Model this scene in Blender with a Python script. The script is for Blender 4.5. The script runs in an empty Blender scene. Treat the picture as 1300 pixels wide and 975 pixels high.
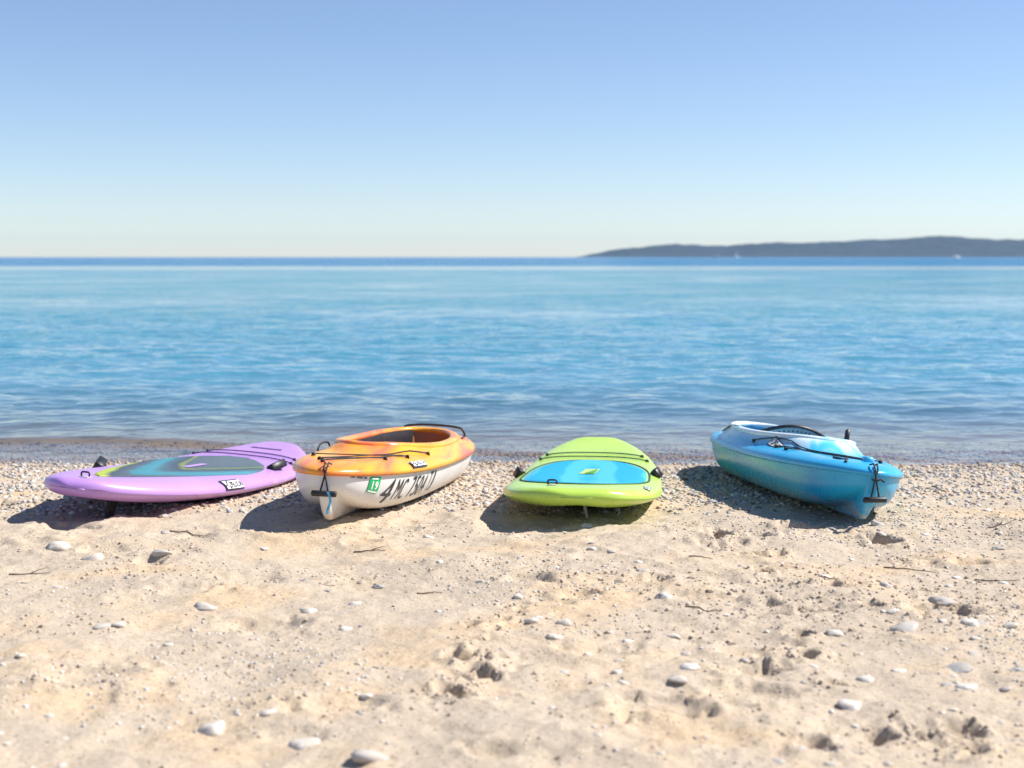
import bpy, math, random
import numpy as np
from mathutils import Vector, Matrix, Euler

# ------------------------------------------------------------------ camera, sky, sun, exposure
sc = bpy.context.scene
COL = sc.collection
R = math.radians
CAM_Z, F, PITCH = 1.23, 1805.0, math.atan(161.5 / 1805.0)      # photo is 1300x975, F in its pixels
cam_d = bpy.data.cameras.new('camera')
cam = bpy.data.objects.new('camera', cam_d); COL.objects.link(cam)
cam.location = (0, 0, CAM_Z); cam.rotation_euler = (R(90) - PITCH, 0, 0)
cam_d.sensor_width = 36; cam_d.lens = 36 * F / 1300
cam_d.clip_start = 0.05; cam_d.clip_end = 60000
cam_d.dof.use_dof = True; cam_d.dof.focus_distance = 6.6; cam_d.dof.aperture_fstop = 2.5
sc.camera = cam

SUN_EL, SUN_AZ = 47.0, 80.0        # azimuth clockwise from +Y (the view), so the sun stands to the right
w = bpy.data.worlds.new('World'); sc.world = w; w.use_nodes = True
nt = w.node_tree; bg = nt.nodes['Background']
sky = nt.nodes.new('ShaderNodeTexSky'); sky.sky_type = 'NISHITA'; sky.sun_disc = False
sky.sun_elevation = R(SUN_EL); sky.sun_rotation = R(SUN_AZ)
sky.altitude = 3000; sky.air_density = 1.2; sky.dust_density = 1.2; sky.ozone_density = 2.0
tint = nt.nodes.new('ShaderNodeMix'); tint.data_type = 'RGBA'; tint.blend_type = 'MULTIPLY'; tint.inputs[0].default_value = 1.0
tint.inputs[7].default_value = (.955, .965, 1.055, 1); nt.links.new(sky.outputs[0], tint.inputs[6]); nt.links.new(tint.outputs[2], bg.inputs[0]); bg.inputs[1].default_value = 0.09
sd = bpy.data.lights.new('sun', 'SUN'); sd.energy = 5.0; sd.angle = R(0.53); sd.color = (1.0, 0.95, 0.87)
sun = bpy.data.objects.new('sun', sd); COL.objects.link(sun)
tosun = Vector((math.sin(R(SUN_AZ)) * math.cos(R(SUN_EL)), math.cos(R(SUN_AZ)) * math.cos(R(SUN_EL)), math.sin(R(SUN_EL))))
sun.rotation_euler = tosun.to_track_quat('Z', 'Y').to_euler(); sun.location = (20, 5, 25)
vs = sc.view_settings
vs.view_transform = 'Standard'; vs.look = 'None'; vs.exposure = 0.60; vs.gamma = 1; vs.use_curve_mapping = False
sc.cycles.max_bounces = 8; sc.cycles.transparent_max_bounces = 16; sc.cycles.volume_bounces = 0
sc.cycles.use_denoising = True; sc.cycles.caustics_reflective = False; sc.cycles.caustics_refractive = False
sc.cycles.sample_clamp_indirect = 6

rng = np.random.default_rng(7); random.seed(7)

# ------------------------------------------------------------------ helpers: noise, pixels, meshes
_TAB = np.random.default_rng(3).random((256, 256))
def vnoise(x, y, k=0):
    x = np.asarray(x, float) + 37.13 * k; y = np.asarray(y, float) + 91.7 * k
    xi = np.floor(x).astype(int); yi = np.floor(y).astype(int); fx = x - xi; fy = y - yi
    fx = fx * fx * fx * (fx * (fx * 6 - 15) + 10); fy = fy * fy * fy * (fy * (fy * 6 - 15) + 10)
    g = lambda a, b: _TAB[a & 255, b & 255]
    return ((g(xi, yi) * (1 - fx) + g(xi + 1, yi) * fx) * (1 - fy) + (g(xi, yi + 1) * (1 - fx) + g(xi + 1, yi + 1) * fx) * fy) * 2 - 1
def fbm(x, y, o=4, k=0, gain=0.5):
    s = 0; a = 1.0; f = 1.0
    for i in range(o):
        s = s + a * vnoise(x * f, y * f, k + i * 5 + 1); a *= gain; f *= 2.03
    return s
def sstep(a, b, x):
    t = np.clip((x - a) / (b - a), 0, 1); return t * t * (3 - 2 * t)

cp, sp = math.cos(PITCH), math.sin(PITCH)
def ray(px, py):
    a = (px - 650) / F; b = -(py - 487.5) / F
    return Vector((a, cp + b * sp, -sp + b * cp))
def px_ground(px, py, it=12):
    d = ray(px, py); z = 0.0
    for _ in range(it):
        t = (z - CAM_Z) / d.z; z = float(sandz(d.x * t, d.y * t, False))
    return d.x * t, d.y * t

def mesh_np(name, V, quads=None, tris=None, smooth=True):
    me = bpy.data.meshes.new(name); V = np.asarray(V, np.float32).reshape(-1, 3)
    me.vertices.add(len(V)); me.vertices.foreach_set('co', V.ravel())
    idx = []; st = []; n = 0
    if quads is not None and len(quads):
        q = np.asarray(quads, np.int32).reshape(-1, 4); idx.append(q.ravel()); st.append(np.arange(len(q)) * 4); n = q.size
    if tris is not None and len(tris):
        t = np.asarray(tris, np.int32).reshape(-1, 3); idx.append(t.ravel()); st.append(n + np.arange(len(t)) * 3)
    idx = np.concatenate(idx).astype(np.int32); st = np.concatenate(st).astype(np.int32)
    me.loops.add(len(idx)); me.loops.foreach_set('vertex_index', idx)
    me.polygons.add(len(st)); me.polygons.foreach_set('loop_start', st)
    me.polygons.foreach_set('use_smooth', np.full(len(st), smooth))
    me.update(calc_edges=True); return me
def grid_faces(n, m, wrap_m=False, off=0):
    i = np.arange(n - 1)[:, None]; mm = m if wrap_m else m - 1; j = np.arange(mm)[None, :]; j2 = (j + 1) % m
    return np.stack([off + i * m + j + 0 * j2, off + i * m + j2, off + (i + 1) * m + j2, off + (i + 1) * m + j + 0 * j2], -1).reshape(-1, 4)
class MB:
    """collects pieces of ONE part"""
    def __init__(s): s.V = []; s.Q = []; s.T = []; s.n = 0
    def add(s, V, Q=(), T=()):
        V = np.asarray(V, float).reshape(-1, 3); s.V.append(V)
        for q in Q: s.Q.append([int(i) + s.n for i in q])
        for t in T: s.T.append([int(i) + s.n for i in t])
        s.n += len(V); return s
    def grid(s, P, wrap=False, flip=False):
        P = np.asarray(P, float); n, m, _ = P.shape; f = grid_faces(n, m, wrap)
        return s.add(P, f[:, ::-1] if flip else f)
    def tube(s, pts, r, seg=8, cap=True):
        pts = np.asarray(pts, float); n = len(pts); r = np.broadcast_to(np.asarray(r, float), (n,))
        T = np.gradient(pts, axis=0); T /= np.linalg.norm(T, axis=1)[:, None] + 1e-9
        up = np.array([0, 0, 1.0]) if abs(T[0, 2]) < .9 else np.array([1.0, 0, 0])
        rings = []
        for i in range(n):
            a = np.cross(T[i], up); a /= np.linalg.norm(a) + 1e-9; b = np.cross(a, T[i]); up = b
            th = np.arange(seg) / seg * 2 * np.pi
            rings.append(pts[i] + r[i] * (np.cos(th)[:, None] * a + np.sin(th)[:, None] * b))
        o = s.n; s.grid(np.array(rings), True)
        if cap:
            s.add([pts[0], pts[-1]]); c = s.n - 2
            for j in range(seg):
                j2 = (j + 1) % seg
                s.T.append([c, o + j2, o + j]); s.T.append([c + 1, o + (n - 1) * seg + j, o + (n - 1) * seg + j2])
        return s
    def rbox(s, c, size, rot=None, bev=0.25):
        """box with chamfered edges"""
        c = np.asarray(c, float); h = np.asarray(size, float) / 2; b = bev * h.min()
        V = []; 
        for ax in range(3):
            for sx in (-1, 1):
                for sy in (-1, 1):
                    for sz in (-1, 1):
                        v = np.array([sx, sy, sz], float) * (h - b); v[ax] = np.sign(v[ax]) * h[ax]; V.append(v)
        import bmesh
        bm = bmesh.new()
        for v in V: bm.verts.new(v)
        bmesh.ops.convex_hull(bm, input=bm.verts); bm.verts.ensure_lookup_table()
        vv = np.array([v.co[:] for v in bm.verts]); bm.verts.index_update()
        ff = [[v.index for v in f.verts] for f in bm.faces]; bm.free()
        if rot is not None: vv = vv @ np.asarray(rot.to_matrix() if hasattr(rot, 'to_matrix') else rot).T
        s.add(vv + c)
        o = s.n - len(vv)
        for f in ff: (s.T if len(f) == 3 else s.Q).append([i + o for i in f])
        return s
    def build(s, name, mat, parent=None, smooth=True, label=None):
        me = mesh_np(name, np.concatenate(s.V), s.Q, s.T, smooth)
        o = bpy.data.objects.new(name, me); COL.objects.link(o); me.materials.append(mat)
        if parent is not None: o.parent = parent
        if label: o['label'] = label
        return o
def link(name, me, mat=None, parent=None):
    o = bpy.data.objects.new(name, me); COL.objects.link(o)
    if mat and not me.materials: me.materials.append(mat)
    if parent is not None: o.parent = parent
    return o
def tag(o, label, cat, group=None, kind=None):
    o['label'] = label; o['category'] = cat
    if group: o['group'] = group
    if kind: o['kind'] = kind
    return o
def empty(name, loc, eul=(0, 0, 0)):
    o = bpy.data.objects.new(name, None); COL.objects.link(o); o.location = loc; o.rotation_euler = eul
    o.empty_display_size = .2; return o

# ------------------------------------------------------------------ helpers: materials
class NT:
    def __init__(s, name):
        s.m = bpy.data.materials.new(name); s.m.use_nodes = True; s.t = s.m.node_tree
        s.p = s.t.nodes['Principled BSDF']; s.out = s.t.nodes['Material Output']
    def n(s, typ, **kw):
        nd = s.t.nodes.new('ShaderNode' + typ)
        for k, v in kw.items():
            if k.startswith('i_'):
                key = k[2:]; key = int(key) if key.isdigit() else key.replace('_', ' ')
                if hasattr(v, 'is_output') or isinstance(v, bpy.types.NodeSocket): s.t.links.new(v, nd.inputs[key])
                else: nd.inputs[key].default_value = v
            else: setattr(nd, k, v)
        return nd
    def l(s, a, b): s.t.links.new(a, b)
    def coord(s, scale=(1, 1, 1), which='Object', loc=(0, 0, 0)):
        c = s.n('TexCoord'); m = s.n('Mapping'); s.l(c.outputs[which], m.inputs[0])
        m.inputs['Scale'].default_value = scale; m.inputs['Location'].default_value = loc; return m.outputs[0]
    def noise(s, vec, scale, detail=3, rough=.5, dist=0):
        nd = s.n('TexNoise'); s.l(vec, nd.inputs['Vector']); nd.inputs['Scale'].default_value = scale
        nd.inputs['Detail'].default_value = detail; nd.inputs['Roughness'].default_value = rough; nd.inputs['Distortion'].default_value = dist
        return nd.outputs['Fac']
    def ramp(s, fac, stops, interp='LINEAR'):
        nd = s.n('ValToRGB'); s.l(fac, nd.inputs[0]); cr = nd.color_ramp; cr.interpolation = interp
        while len(cr.elements) < len(stops): cr.elements.new(.5)
        for e, (p, c) in zip(cr.elements, stops):
            e.position = p; e.color = (*c, 1) if len(c) == 3 else c
        return nd.outputs[0]
    def mix(s, fac, a, b, mode='MIX'):
        nd = s.n('Mix', data_type='RGBA', blend_type=mode)
        for i, v in ((0, fac), (6, a), (7, b)):
            if isinstance(v, bpy.types.NodeSocket): s.l(v, nd.inputs[i])
            else: nd.inputs[i].default_value = v if i == 0 else (*v, 1)
        return nd.outputs[2]
    def math(s, op, a, b=0.0, c=None):
        nd = s.n('Math', operation=op)
        for i, v in enumerate((a, b) if c is None else (a, b, c)):
            if isinstance(v, bpy.types.NodeSocket): s.l(v, nd.inputs[i])
            else: nd.inputs[i].default_value = v
        return nd.outputs[0]
    def sep(s, vec):
        nd = s.n('SeparateXYZ'); s.l(vec, nd.inputs[0]); return nd.outputs
    def bump(s, h, strength=.3, dist=.01, normal=None):
        nd = s.n('Bump'); nd.inputs['Strength'].default_value = strength; nd.inputs['Distance'].default_value = dist
        s.l(h, nd.inputs['Height'])
        if normal is not None: s.l(normal, nd.inputs['Normal'])
        return nd.outputs[0]
    def set(s, **kw):
        for k, v in kw.items():
            i = s.p.inputs[k.replace('_', ' ')]
            if isinstance(v, bpy.types.NodeSocket): s.l(v, i)
            else: i.default_value = (*v, 1) if isinstance(v, tuple) and len(v) == 3 else v
        return s
def plain(name, c, rough=.5, var=.12, scale=14, bump=0.0, spec=.5, metal=0.0):
    m = NT(name); v = m.coord(); f = m.noise(v, scale, 4)
    lo = tuple(x * (1 - var) for x in c); hi = tuple(min(1, x * (1 + var)) for x in c)
    m.set(Base_Color=m.ramp(f, [(.3, lo), (.7, hi)]), Roughness=rough, Metallic=metal); m.p.inputs['Specular IOR Level'].default_value = spec
    if bump: m.set(Normal=m.bump(m.noise(v, scale * 8, 3), bump, .004))
    return m.m
def plastic(name, c, rough=.28, scuff=.0, sheen=.5):
    """moulded polyethylene: slight colour drift, micro scuffs, sand dust low on the sides"""
    m = NT(name); v = m.coord(); f = m.noise(v, 2.2, 3, .6, .6)
    lo = tuple(x * .9 for x in c); hi = tuple(min(1, x * 1.08 + .006) for x in c)
    col = m.ramp(f, [(.3, lo), (.7, hi)])
    g = m.noise(v, 42, 5, .7)
    m.set(Base_Color=col, Roughness=m.ramp(g, [(.35, (rough * .8,) * 3), (.75, (rough * 1.5,) * 3)]))
    m.set(Normal=m.bump(m.noise(v, 9, 3), .12, .01)); return m
M = {}
M['black'] = plain('black_rubber', (.018, .018, .022), .45, .3, 30)
M['cord'] = plain('bungee_black', (.02, .022, .022), .7, .4, 90)
M['gcord'] = plain('bungee_green', (.02, .075, .03), .7, .4, 90)
M['pcord'] = plain('bungee_purple', (.06, .035, .10), .7, .4, 90)
M['white_print'] = plain('white_print', (.82, .82, .82), .4, .05)
M['dark_print'] = plain('dark_print', (.025, .022, .03), .4, .2)
M['green_print'] = plain('green_print', (.01, .42, .13), .4, .1)
M['grey_print'] = plain('grey_print', (.30, .30, .32), .45, .1)
M['ribbon'] = plain('blue_ribbon', (.10, .42, .62), .6, .2, 40)
M['seat'] = plain('seat_plastic', (.028, .024, .03), .85, .3, 20, 0.0, .2)
M['pad_grey'] = plain('backrest_fabric', (.46, .44, .42), .85, .12, 60, .3)
M['fin'] = plain('fin_plastic', (.10, .085, .075), .6, .5, 40, .5)
M['fin_grey'] = plain('fin_pale_plastic', (.45, .43, .40), .5, .2, 30)
M['dring_pad'] = plain('ring_pad', (.62, .60, .62), .5, .1)

# ------------------------------------------------------------------ the beach
SLOPE, BREAK, WATER_Z = 0.055, 6.35, -0.142
def px_flat(px, py, zz=0.0):
    d = ray(px, py); t = (zz - CAM_Z) / d.z; return d.x * t, d.y * t
PITS = []   # x, y, half-width x, half-width y, depth
for (px, py, wx, wy, dp) in [(908, 682, .075, .10, .055), (961, 682, .05, .05, .03), (1024, 671, .10, .075, .055), (1117, 686, .055, .07, .05), (1143, 709, .03, .04, .028),
        (966, 728, .03, .06, .032), (990, 704, .03, .04, .028), (1021, 834, .04, .04, .045), (566, 886, .035, .06, .045), (836, 738, .04, .05, .02), (1056, 747, .04, .05, .028),
        (1110, 776, .05, .05, .035), (1170, 752, .035, .04, .03), (1055, 868, .04, .03, .03), (1222, 925, .045, .045, .035), (1235, 960, .04, .04, .035), (1020, 745, .035, .04, .02),
        (980, 770, .035, .035, .025), (600, 800, .03, .05, .02), (640, 790, .03, .045, .02), (660, 775, .03, .04, .02), (575, 840, .03, .04, .025), (618, 865, .03, .04, .02),
        (250, 683, .10, .07, .018), (40, 690, .09, .05, .014), (230, 748, .14, .08, .022), (330, 790, .16, .09, .02), (1235, 715, .10, .06, .03), (1200, 780, .12, .08, .03), (120, 860, .16, .1, .02),
        (440, 900, .12, .08, .02), (830, 900, .14, .1, .025), (950, 880, .12, .1, .025), (760, 830, .12, .08, .02), (1115, 930, .05, .04, .03), (1030, 950, .05, .04, .03), (460, 690, .08, .05, .015)]:
    x, y = px_flat(px, py); PITS.append((x, y, wx, wy, dp))
_r = np.random.default_rng(21)
for (a, b_, c_, d_, n) in ((655, 765, 568, 895, 26), (905, 672, 985, 735, 14), (1050, 745, 985, 850, 14), (1120, 905, 1250, 965, 10)):      # churned tracks
    for k in range(n):
        q = _r.random(); x, y = px_flat(a + (c_ - a) * q + _r.normal() * 16, b_ + (d_ - b_) * q + _r.normal() * 5); t = .014 + .022 * _r.random(); PITS.append((x, y, t, t * (.8 + .8 * _r.random()), .007 + .017 * _r.random()))
for _ in range(70):
    y = 2.6 + 4.6 * _r.random() ** .8; x = (_r.random() * 2 - 1) * (.42 * y + .4); s = .05 + .10 * _r.random()
    PITS.append((x, y, s, s * (.6 + .5 * _r.random()), .006 + .022 * _r.random() ** 2))
def sandz(x, y, fine=True):
    x = np.asarray(x, float); y = np.asarray(y, float)
    br = BREAK + .18 * vnoise(x * .35, 0 * x, 2)
    d = y - br
    z = -SLOPE * np.where(d > 0, np.sqrt(d * d + .16) - .4, 0) - SLOPE * .0 * d
    z = np.where(y > 60, -3.4 - .02 * np.minimum(y - 60, 400), z)
    if not fine: return z
    dry = 1 - sstep(6.6, 7.6, y)
    z = z + (.25 + .75 * dry) * (.016 * fbm(x * 1.7, y * 1.7, 3, 1) + .009 * fbm(x * 5.5, y * 5.5, 3, 8)) * (y < 40)
    rg = 1 - np.abs(vnoise(x * 2.6 + .7 * vnoise(x * 3, y * 3, 4), y * 3.1, 11))
    z = z + dry * (.015 * np.clip(rg - .55, 0, 1) / .45 * (.5 + .5 * vnoise(x * 1.1, y * 1.1, 14)) + .006 * np.clip(fbm(x * 16, y * 16, 3, 15) - .1, 0, 1) * sstep(-.1, .5, vnoise(x * 1.4, y * 1.4, 17)) + .0025 * fbm(x * 30, y * 30, 2, 16))
    z = z + (1 - dry) * (y < 14) * .004 * fbm(x * 14, y * 14, 3, 19)
    return z
def add_pits(X, Y, Z):
    for (px, py, wx, wy, dp) in PITS:
        ix = np.where(np.abs(X[0] - px) < 3.2 * wx)[0]; iy = np.where(np.abs(Y[:, 0] - py) < 3.2 * wy)[0]
        if len(ix) < 2 or len(iy) < 2: continue
        s_ = np.s_[iy[0]:iy[-1] + 1, ix[0]:ix[-1] + 1]; a = (X[s_] - px) / wx; b = (Y[s_] - py) / wy
        r = np.sqrt(a * a + b * b) * (1 + .42 * vnoise(X[s_] * 13, Y[s_] * 13, 31) + .22 * vnoise(X[s_] * 37, Y[s_] * 37, 33))
        Z[s_] += dp * (-(1 - sstep(.55, 1.05, r)) + .32 * np.exp(-((r - 1.3) / .3) ** 2))
    return Z
def spaced(a, b, f):
    out = [a]
    while out[-1] < b: out.append(out[-1] + f(out[-1]))
    return np.array(out)
xd = np.arange(-3.5, 3.5, .0125)
xo = 3.5 + np.cumsum(.03 * 1.16 ** np.arange(62)); xo = xo[xo < 4400]
xs = np.concatenate([-xo[::-1], xd, xo])
yd = spaced(2.5, 10.2, lambda y: .0095 + .0022 * (y - 2.5) * .6)
yf = spaced(10.2, 8600, lambda y: .03 + .12 * (y - 10.1)); yb = 2.5 - np.cumsum(.03 * 1.25 ** np.arange(34)); yb = yb[yb > -250]
ys = np.concatenate([yb[::-1], yd, yf[1:]])
X, Y = np.meshgrid(xs, ys); Z = sandz(X, Y); Z = add_pits(X, Y, Z)
_ix = np.clip
def ground(x, y):
    """height of the built sand sheet at a point"""
    i = int(np.clip(np.searchsorted(ys, y) - 1, 0, len(ys) - 2)); j = int(np.clip(np.searchsorted(xs, x) - 1, 0, len(xs) - 2))
    a = (x - xs[j]) / (xs[j + 1] - xs[j]); b = (y - ys[i]) / (ys[i + 1] - ys[i])
    return (Z[i, j] * (1 - a) + Z[i, j + 1] * a) * (1 - b) + (Z[i + 1, j] * (1 - a) + Z[i + 1, j + 1] * a) * b
def ground_v(x, y):
    i = np.clip(np.searchsorted(ys, y) - 1, 0, len(ys) - 2); j = np.clip(np.searchsorted(xs, x) - 1, 0, len(xs) - 2)
    a = (x - xs[j]) / (xs[j + 1] - xs[j]); b = (y - ys[i]) / (ys[i + 1] - ys[i])
    return (Z[i, j] * (1 - a) + Z[i, j + 1] * a) * (1 - b) + (Z[i + 1, j] * (1 - a) + Z[i + 1, j + 1] * a) * b
m = NT('sand'); v = m.coord()
c1 = m.ramp(m.noise(v, 1.6, 5, .6, .4), [(.30, (.46, .38, .29)), (.5, (.50, .41, .31)), (.64, (.55, .415, .27))])
c1 = m.mix(m.ramp(m.noise(v, 4.3, 4, .6), [(.5, (0, 0, 0)), (.72, (.3, .3, .3))]), c1, (.50, .435, .36))
vo = m.n('TexVoronoi'); m.l(v, vo.inputs['Vector']); vo.inputs['Scale'].default_value = 130
grain = m.ramp(m.n('SeparateColor', i_0=vo.outputs['Color']).outputs[0], [(0, (.45, .40, .36)), (.06, (.8, .78, .76)), (.12, (1, 1, 1)), (.9, (1, 1, 1)), (.96, (1.25, 1.25, 1.28))])
c2 = m.mix(.75, c1, grain, 'MULTIPLY')
zz = m.sep(v)[2]
wn = m.math('ADD', zz, m.math('MULTIPLY', m.noise(v, 3, 3), .05))
wet = m.ramp(m.math('MULTIPLY_ADD', wn, 9.0, 1.66), [(.42, (1, 1, 1)), (.78, (0, 0, 0))])       # wet near the waterline, dry above
c3 = m.mix(wet, c2, m.mix(.55, c2, (.30, .21, .14), 'MIX'))
m.set(Base_Color=c3, Roughness=m.ramp(wet, [(0, (.9,) * 3), (1, (.35,) * 3)]))
m.p.inputs['Specular IOR Level'].default_value = .25
b1 = m.bump(m.noise(v, 55, 5, .65), .55, .012); b2 = m.bump(m.noise(v, 260, 3, .6), .5, .003, b1)
m.set(Normal=b2); M['sand'] = m.m
o = link('sand_beach', mesh_np('sand_beach', np.stack([X, Y, Z], -1), grid_faces(len(ys), len(xs))), M['sand'])
tag(o, 'pale trodden sand beach sloping down into the lake', 'beach', kind='structure')

# ------------------------------------------------------------------ the lake
yw = spaced(8.4, 8500, lambda y: .034 if y < 22 else .034 + .0105 * (y - 22))
NC = 430
sx = np.linspace(-1, 1, NC)
Yw = np.repeat(yw[:, None], NC, 1); Xw = sx[None, :] * (.44 * Yw + 2.0)
cell = np.maximum(np.gradient(yw)[:, None], (.88 * Yw + 4) / NC)
def wave(lx, ly, amp, k, o=2):
    fade = np.clip(1.4 - cell / (.35 * min(lx, ly)), 0, 1)
    return amp * fade * fbm(Xw / lx + .25 * Yw / ly, Yw / ly, o, k)
shore = sstep(9.2, 15.0, Yw)
Zw = WATER_Z + (.2 + .8 * shore) * (wave(.62, .45, .017, 41) + wave(.30, .22, .0095, 52, 2) + wave(1.3, .95, .018, 63) + wave(.16, .12, .0034, 71, 1)) * 1.0
ph = Yw - 10.1 - .35 * vnoise(Xw * .45, Xw * 0, 80) + .03 * Xw
Zw += .032 * np.exp(-(ph / np.where(ph < 0, .16, .34)) ** 2) * (.35 + .65 * sstep(-.2, .6, vnoise(Xw * .35 + 5.3, Xw * 0 + 2, 83)))
ph2 = Yw - 12.2 - .5 * vnoise(Xw * .3, Xw * 0, 86)
Zw += .022 * np.exp(-(ph2 / .5) ** 2) * (.4 + .6 * vnoise(Xw * .3, Xw * 0, 89))
m = NT('lake_water'); m.t.nodes.remove(m.p)
v = m.coord(); s_ = m.sep(v)
far = m.math('LOGARITHM', m.math('MAXIMUM', s_[1], 8.0), 10.0)              # shore distance on a log scale: 0.9 .. 3.93
pos = m.math('ADD', m.math('DIVIDE', m.math('SUBTRACT', far, 0.9), 3.0), m.math('MULTIPLY', m.math('SUBTRACT', m.noise(m.coord((.006, .03, .02)), 1.0, 3), .5), .035))
body = m.ramp(pos, [(0.0, (.17, .29, .39)), (.10, (.07, .25, .35)), (.22, (.032, .225, .32)), (.34, (.022, .24, .34)), (.41, (.02, .225, .345)), (.435, (.06, .26, .38)), (.462, (.06, .26, .38)), (.49, (.004, .17, .36)), (.8, (.004, .15, .34))])
v1 = m.coord((.8, 1.15, 1))
h = m.math('ADD', m.math('MULTIPLY', m.noise(v1, 5.0, 3, .55, .2), .42), m.math('MULTIPLY', m.noise(v1, 1.6, 3, .55, .3), 1.25))
h = m.math('ADD', h, m.math('MULTIPLY', m.noise(v1, .5, 3, .55), 2.6))
nb = m.bump(h, 1.0, .26)
calm = m.ramp(pos, [(0, (.11,) * 3), (.08, (.17,) * 3), (.15, (.40,) * 3), (.30, (.42,) * 3), (.36, (.42,) * 3), (.41, (.46,) * 3), (.432, (.12,) * 3), (.465, (.10,) * 3), (.49, (1,) * 3)])      # glassy lane offshore, wind-ruffled water beyond it
paws = m.math('ADD', m.ramp(m.noise(m.coord((.10, .16, 1)), 1.0, 4, .6, .4), [(.34, (.35,) * 3), (.66, (1.55,) * 3)]), m.math('MULTIPLY', m.math('SUBTRACT', m.noise(m.coord((.9, .55, 1)), 1.0, 3, .6), .5), 1.1))
m.l(m.math('MULTIPLY', calm, paws), nb.node.inputs['Strength'])
fr = m.n('Fresnel'); fr.inputs['IOR'].default_value = 1.33; m.l(nb, fr.inputs['Normal'])
gl = m.n('BsdfGlossy'); gl.inputs['Roughness'].default_value = .06; m.l(nb, gl.inputs['Normal']); gl.inputs['Color'].default_value = (1, 1, 1, 1)
df = m.n('BsdfDiffuse'); m.l(body, df.inputs['Color']); m.l(nb, df.inputs['Normal'])
tr = m.n('BsdfTransparent'); tr.inputs['Color'].default_value = (.93, .90, .84, 1)
dep = m.ramp(m.math('DIVIDE', m.math('SUBTRACT', s_[1], 9.3), 11.0), [(0, (0, 0, 0)), (.1, (.10, .10, .10)), (.26, (.45, .45, .45)), (.6, (.95, .95, .95)), (.8, (1, 1, 1))])
mx1 = m.n('MixShader'); m.l(dep, mx1.inputs[0]); m.l(tr.outputs[0], mx1.inputs[1]); m.l(df.outputs[0], mx1.inputs[2])
mx2 = m.n('MixShader'); m.l(fr.outputs[0], mx2.inputs[0]); m.l(mx1.outputs[0], mx2.inputs[1]); m.l(gl.outputs[0], mx2.inputs[2])
m.l(mx2.outputs[0], m.out.inputs[0]); M['water'] = m.m
o = link('lake_water', mesh_np('lake_water', np.stack([Xw, Yw, Zw], -1), grid_faces(len(yw), NC)), M['water'])
tag(o, 'rippled clear turquoise lake water out to the horizon', 'water', kind='structure')

# ------------------------------------------------------------------ far wooded shore
D0 = 6000.0
hp = np.array([(735, 0), (748, 2), (770, 6), (800, 10.5), (830, 13), (862, 15.5), (885, 15.5), (915, 13.5), (940, 13.5), (975, 16.5), (1005, 18), (1050, 20), (1100, 22), (1150, 23.5), (1200, 25), (1260, 25.5), (1300, 25), (1450, 27), (1700, 22), (1900, 10), (1960, 0)], float)
hx = (hp[:, 0] - 650) / F * D0; hh = hp[:, 1] / F * D0
gx = np.linspace(hx[0], hx[-1], 620); gy = np.concatenate([np.linspace(-420, 0, 24), np.linspace(60, 900, 12)])
GX, GY = np.meshgrid(gx, gy)
prof = np.where(GY < 0, sstep(-430, 30, GY), 1 - sstep(0, 900, GY))
GZ = np.interp(GX, hx, hh) * prof * (1 + .10 * fbm(GX / 260, GY / 260, 3, 5)) + 4 * fbm(GX / 45, GY / 45, 3, 9) * sstep(0, 20, np.interp(GX, hx, hh)) * prof + WATER_Z - .6 + 1.2 * prof
m = NT('hazed_forest'); v = m.coord()
m.set(Base_Color=m.ramp(m.noise(v, .02, 6, .6), [(.3, (.006, .022, .045)), (.55, (.014, .038, .062)), (.75, (.035, .062, .078))]), Roughness=.9)  # blue of the distance haze mixed into the tree colours
o = link('wooded_hills', mesh_np('wooded_hills', np.stack([GX, GY + D0 + 180, GZ], -1), grid_faces(len(gy), len(gx))), m.m)
tag(o, 'long low wooded hills along the far shore of the lake', 'hills', kind='structure')

# small boats far out
M['boat_white'] = plain('boat_white', (.8, .8, .8), .35, .05)
M['boat_glass'] = plain('boat_glass', (.05, .07, .09), .15, .2)
def hull_boat(root, L, W, H):
    b = MB(); n = 14; us = np.linspace(0, 1, n); P = []
    for u in us:
        hw = W / 2 * (1 - u ** 3) ** .8 * (.85 + .15 * min(1, u * 4)) + .01; zt = H * (.8 + .35 * u * u)
        P.append([(u * L, hw, zt), (u * L, hw * .85, zt * .35), (u * L * .97, .02, -.25), (u * L, -hw * .85, zt * .35), (u * L, -hw, zt), (u * L, 0, zt - .12)])
    b.grid(np.array(P), True); b.add(P[0], Q=[], T=[(0, 1, 2), (0, 2, 3), (0, 3, 4), (0, 4, 5)])
    return b.build('hull', M['boat_white'], root)
def motor_boat(px, D, L, yaw, label):
    r = empty('motor_boat', ((px - 650) / F * D, D, WATER_Z + .02), (0, 0, yaw)); tag(r, label, 'boat', 'boats far out on the lake')
    hull_boat(r, L, L * .32, L * .16)
    b = MB(); b.rbox((L * .42, 0, L * .21), (L * .38, L * .24, L * .17), None, .3); c = b.build('cabin', M['boat_white'], r)
    MB().rbox((L * .43, 0, L * .235), (L * .39, L * .245, L * .06), None, .2).build('window', M['boat_glass'], c)
    return r
motor_boat(1206, 1500, 9.0, R(12), 'white motor boat alone on the water in front of the high hills')
motor_boat(914, 2600, 14, R(175), 'long low white motor boat beside the small sailing boat')
r = empty('sailing_boat', ((932 - 650) / F * 2300, 2300, WATER_Z + .02), (0, 0, R(20)))
tag(r, 'small sailing boat with raised white sail by the far hills', 'boat', 'boats far out on the lake')
hull_boat(r, 8.5, 2.6, 1.1)
MB().tube([(4.2, 0, .6), (4.2, 0, 12)], [.09, .05]).build('mast', M['boat_white'], r)
b = MB(); n = 9
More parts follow.
